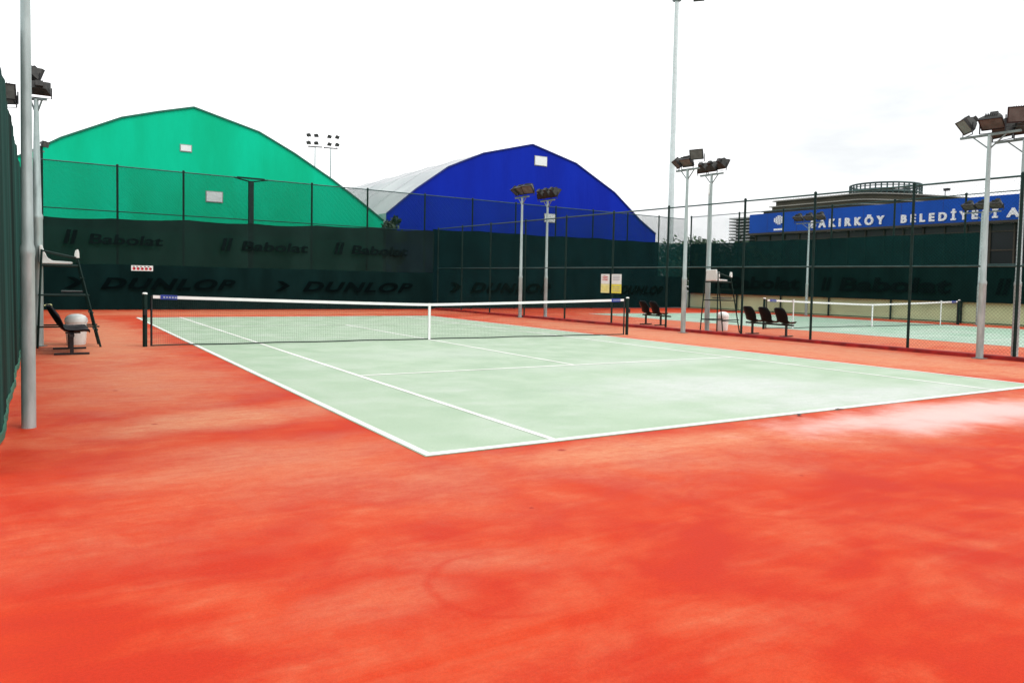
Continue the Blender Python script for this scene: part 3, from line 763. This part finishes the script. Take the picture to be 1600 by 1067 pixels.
# ------------------------------------------------------------------ masts
t = thing('lighting_mast', 'very tall pale lighting mast rising out of the top of the picture', 'lighting mast', (34.07, 28.6, 0))
MB().lathe([(.27, 0), (.235, 8), (.16, 24.0)], 20).build('pole', M['steel_pale'], t, True)
MB().bar((-.2, .2, 24.1), (1.5, -1.0, 24.1), .12, .12).cbox((0, 0, 24.1), (.5, .5, .5)).build('head_frame', M['galv_dark'], t)
for i, (dx, dy) in enumerate(((-.35, .3), (1.45, -.95), (.5, -.3))):
    f = obj('floodlight', LAMP, None, t); f.location = (dx, dy, 24.55 if i != 1 else 24.25); f.scale = (1.6,)*3; f.rotation_euler = (0, R(40), R(200+20*i)); obj('glass', GLASS, None, f)
def stadium(label, x, y, H, flip):
    t = thing('stadium_mast', label, 'lighting mast', (x, y, 0), R(-17), 'distant stadium light masts')
    MB().lathe([(.22, 0), (.10, H)], 10).build('pole', M['galv'], t, True)
    MB().bar((-1.3, 0, H), (1.3, 0, H), .2, .2).bar((-1.1, 0, H), (-1.25, 0, H+2.3), .07, .07).bar((1.1, 0, H), (1.25, 0, H+2.3), .07, .07).build('head_frame', M['lamp_body'], t)
    for dx in (-1.15, .25) if not flip else (-.3, 1.15):
        for dz in (.75, 2.2):
            f = obj('floodlight', LAMP, None, t); f.location = (dx, 0, H+dz); f.scale = (1.6,)*3
            f.rotation_euler = (0, R(35), R(250 if not flip else -60)); obj('glass', GLASS, None, f)
stadium('distant stadium light mast, the left one of the pair beyond the green hall', 36.4, 132, 26.5, False)
stadium('distant stadium light mast, the right one of the pair beyond the green hall', 38.9, 130.3, 26.3, True)

# ------------------------------------------------------------------ trees
def tree(label, x, y, h, cr, seed, leafmat, nleaf=2600, ls=.2, trunk_h=.35):
    rnd = random.Random(seed)
    t = thing('tree', label, 'tree', (x, y, 0), rnd.uniform(0, 6), 'trees beyond the courts')
    tr = MB(); th = h*trunk_h
    tr.tube((0, 0, 0), (.05, 0, th), .035*h*.5, .028*h*.5, 8)
    blobs = []
    for i in range(9):
        a = rnd.uniform(0, 6.28); rr = cr*rnd.uniform(.25, .75); z = th + (h-th)*rnd.uniform(.15, .85)
        c = Vector((math.cos(a)*rr, math.sin(a)*rr, z)); tr.tube((.05, 0, th*rnd.uniform(.7, 1)), c, .012*h*.5, .005*h*.5, 6)
        blobs.append((c, cr*rnd.uniform(.32, .55)))
    blobs.append((Vector((0, 0, h-cr*.35)), cr*.42))
    tr.build('trunk', M['bark'], t, True)
    m = MB()
    for i in range(nleaf):
        c, r = rnd.choice(blobs)
        d = Vector((rnd.gauss(0, 1), rnd.gauss(0, 1), rnd.gauss(0, .8))).normalized() * r * rnd.random()**.45
        p = c + d; s = ls*rnd.uniform(.6, 1.3)
        a = Vector((rnd.gauss(0, 1), rnd.gauss(0, 1), rnd.gauss(0, 1))).normalized(); b = a.orthogonal().normalized()
        cxx = a.cross(b)
        m.add([p - b*s*.9, p + cxx*s*.45, p + b*s*.9, p - cxx*s*.45], [(0,1,2,3)])
    me = bpy.data.meshes.new('crown'); me.from_pydata(m.v, [], m.f); me.update()
    obj('crown', me, leafmat, t)
tree('leafy tree left of the tall pale mast, behind the far corner fence', 31.6, 25.6, 4.5, 2.2, 1, M['leaf'])
tree('leafy tree behind the far corner right of the tall pale mast', 36.2, 28.0, 4.9, 2.5, 2, M['leaf_dark'])
tree('broad leafy tree nearest the louvred corner of the sign building', 40.0, 26.5, 5.1, 2.9, 3, M['leaf'])
tree('leafy tree farthest back between the blue hall and the sign building', 44.0, 36.0, 5.9, 3.4, 4, M['leaf'])
tree('slim dark tree in the gap between the green and blue halls', 8.28, 22.6, 5.0, .75, 5, M['leaf_dark'], 900, .13)

# ------------------------------------------------------------------ fallen leaves on the baseline
def leaf(x, y, rz, label):
    m = MB().add([(-.06,0,.010),(-.01,.028,.022),(.06,0,.014),(-.01,-.028,.020),(-.06,0,.008),(-.01,.028,.018),(.06,0,.010),(-.01,-.028,.016)],
                 [(0,1,2,3),(7,6,5,4),(0,4,5,1),(1,5,6,2),(2,6,7,3),(3,7,4,0)])
    o = m.build('fallen_leaf', M['dry_leaf']); o.location = (x, y, .002); o.rotation_euler = (0, 0, rz)
    tag(o, label, 'leaf', 'dry leaves on the near baseline')
leaf(-.71, -11.97, .4, 'dry leaf lying on the near baseline, the left of two')
leaf(.10, -11.93, -.6, 'dry leaf lying on the near baseline, the right of two')

# ------------------------------------------------------------------ sky and light
w = bpy.data.worlds.new('World'); scene.world = w; w.use_nodes = True
nt = w.node_tree; nt.nodes.clear()
out = nt.nodes.new('ShaderNodeOutputWorld'); bg = nt.nodes.new('ShaderNodeBackground')
sky = nt.nodes.new('ShaderNodeTexSky'); sky.sky_type = 'NISHITA'; sky.sun_disc = False
SUN_EL, SUN_AZ = R(58), R(150)
sky.sun_elevation = SUN_EL; sky.sun_rotation = SUN_AZ; sky.air_density = 1.2; sky.dust_density = 3
tc = nt.nodes.new('ShaderNodeTexCoord')
mp = nt.nodes.new('ShaderNodeMapping'); mp.inputs['Scale'].default_value = (1, 1, 3.2); nt.links.new(tc.outputs['Generated'], mp.inputs[0])
c1 = noise(nt, mp.outputs[0], 1.7, 8, .55, .5)
cloud = mix(nt, ramp(nt, c1, .26, .70), (7.2, 7.4, 7.55), (13.4, 13.4, 13.4))
nt.links.new(mix(nt, .93, sky.outputs[0], cloud), bg.inputs[0]); bg.inputs[1].default_value = .09
nt.links.new(bg.outputs[0], out.inputs[0])
sl = bpy.data.lights.new('sun', 'SUN'); sl.energy = 1.2; sl.angle = R(25); sl.color = (1, .97, .93)
so = bpy.data.objects.new('sun', sl); col.objects.link(so)
# direction to the sun: azimuth measured like the sky texture (clockwise from +Y)
dv = Vector((math.sin(SUN_AZ)*math.cos(SUN_EL), math.cos(SUN_AZ)*math.cos(SUN_EL), math.sin(SUN_EL)))
so.rotation_euler = dv.to_track_quat('Z', 'Y').to_euler(); so.location = dv * 60

# ------------------------------------------------------------------ camera
cam = bpy.data.cameras.new('camera'); co = bpy.data.objects.new('camera', cam); col.objects.link(co); scene.camera = co
f, cx, cy, cz, yaw, pitch, roll, px, py = 1208.277, -8.2696, -17.9372, 1.5200, -.578226, -.045, .021529, .048603, -.038419
cam.sensor_fit = 'HORIZONTAL'; cam.sensor_width = 36; cam.lens = f / 1600 * 36
cam.shift_x = -px * 1000 / 1600; cam.shift_y = py * 1000 / 1600
cam.clip_start = .05; cam.clip_end = 2000
cyw, syw, cp, sn = math.cos(yaw), math.sin(yaw), math.cos(pitch), math.sin(pitch)
fw = Vector((-syw*cp, cyw*cp, sn)); rt = Vector((cyw, syw, 0)); up = rt.cross(fw)
r2 = rt*math.cos(roll) + up*math.sin(roll); u2 = -rt*math.sin(roll) + up*math.cos(roll)
mw = Matrix.Identity(4)
for i in range(3): mw[i][0] = r2[i]; mw[i][1] = u2[i]; mw[i][2] = -fw[i]
mw[0][3], mw[1][3], mw[2][3] = cx, cy, cz
co.matrix_world = mw

scene.view_settings.view_transform = 'Standard'; scene.view_settings.look = 'None'
scene.view_settings.exposure = .52; scene.view_settings.gamma = 1
scene.render.engine = 'CYCLES'
scene.cycles.use_denoising = True
scene.cycles.transparent_max_bounces = 16
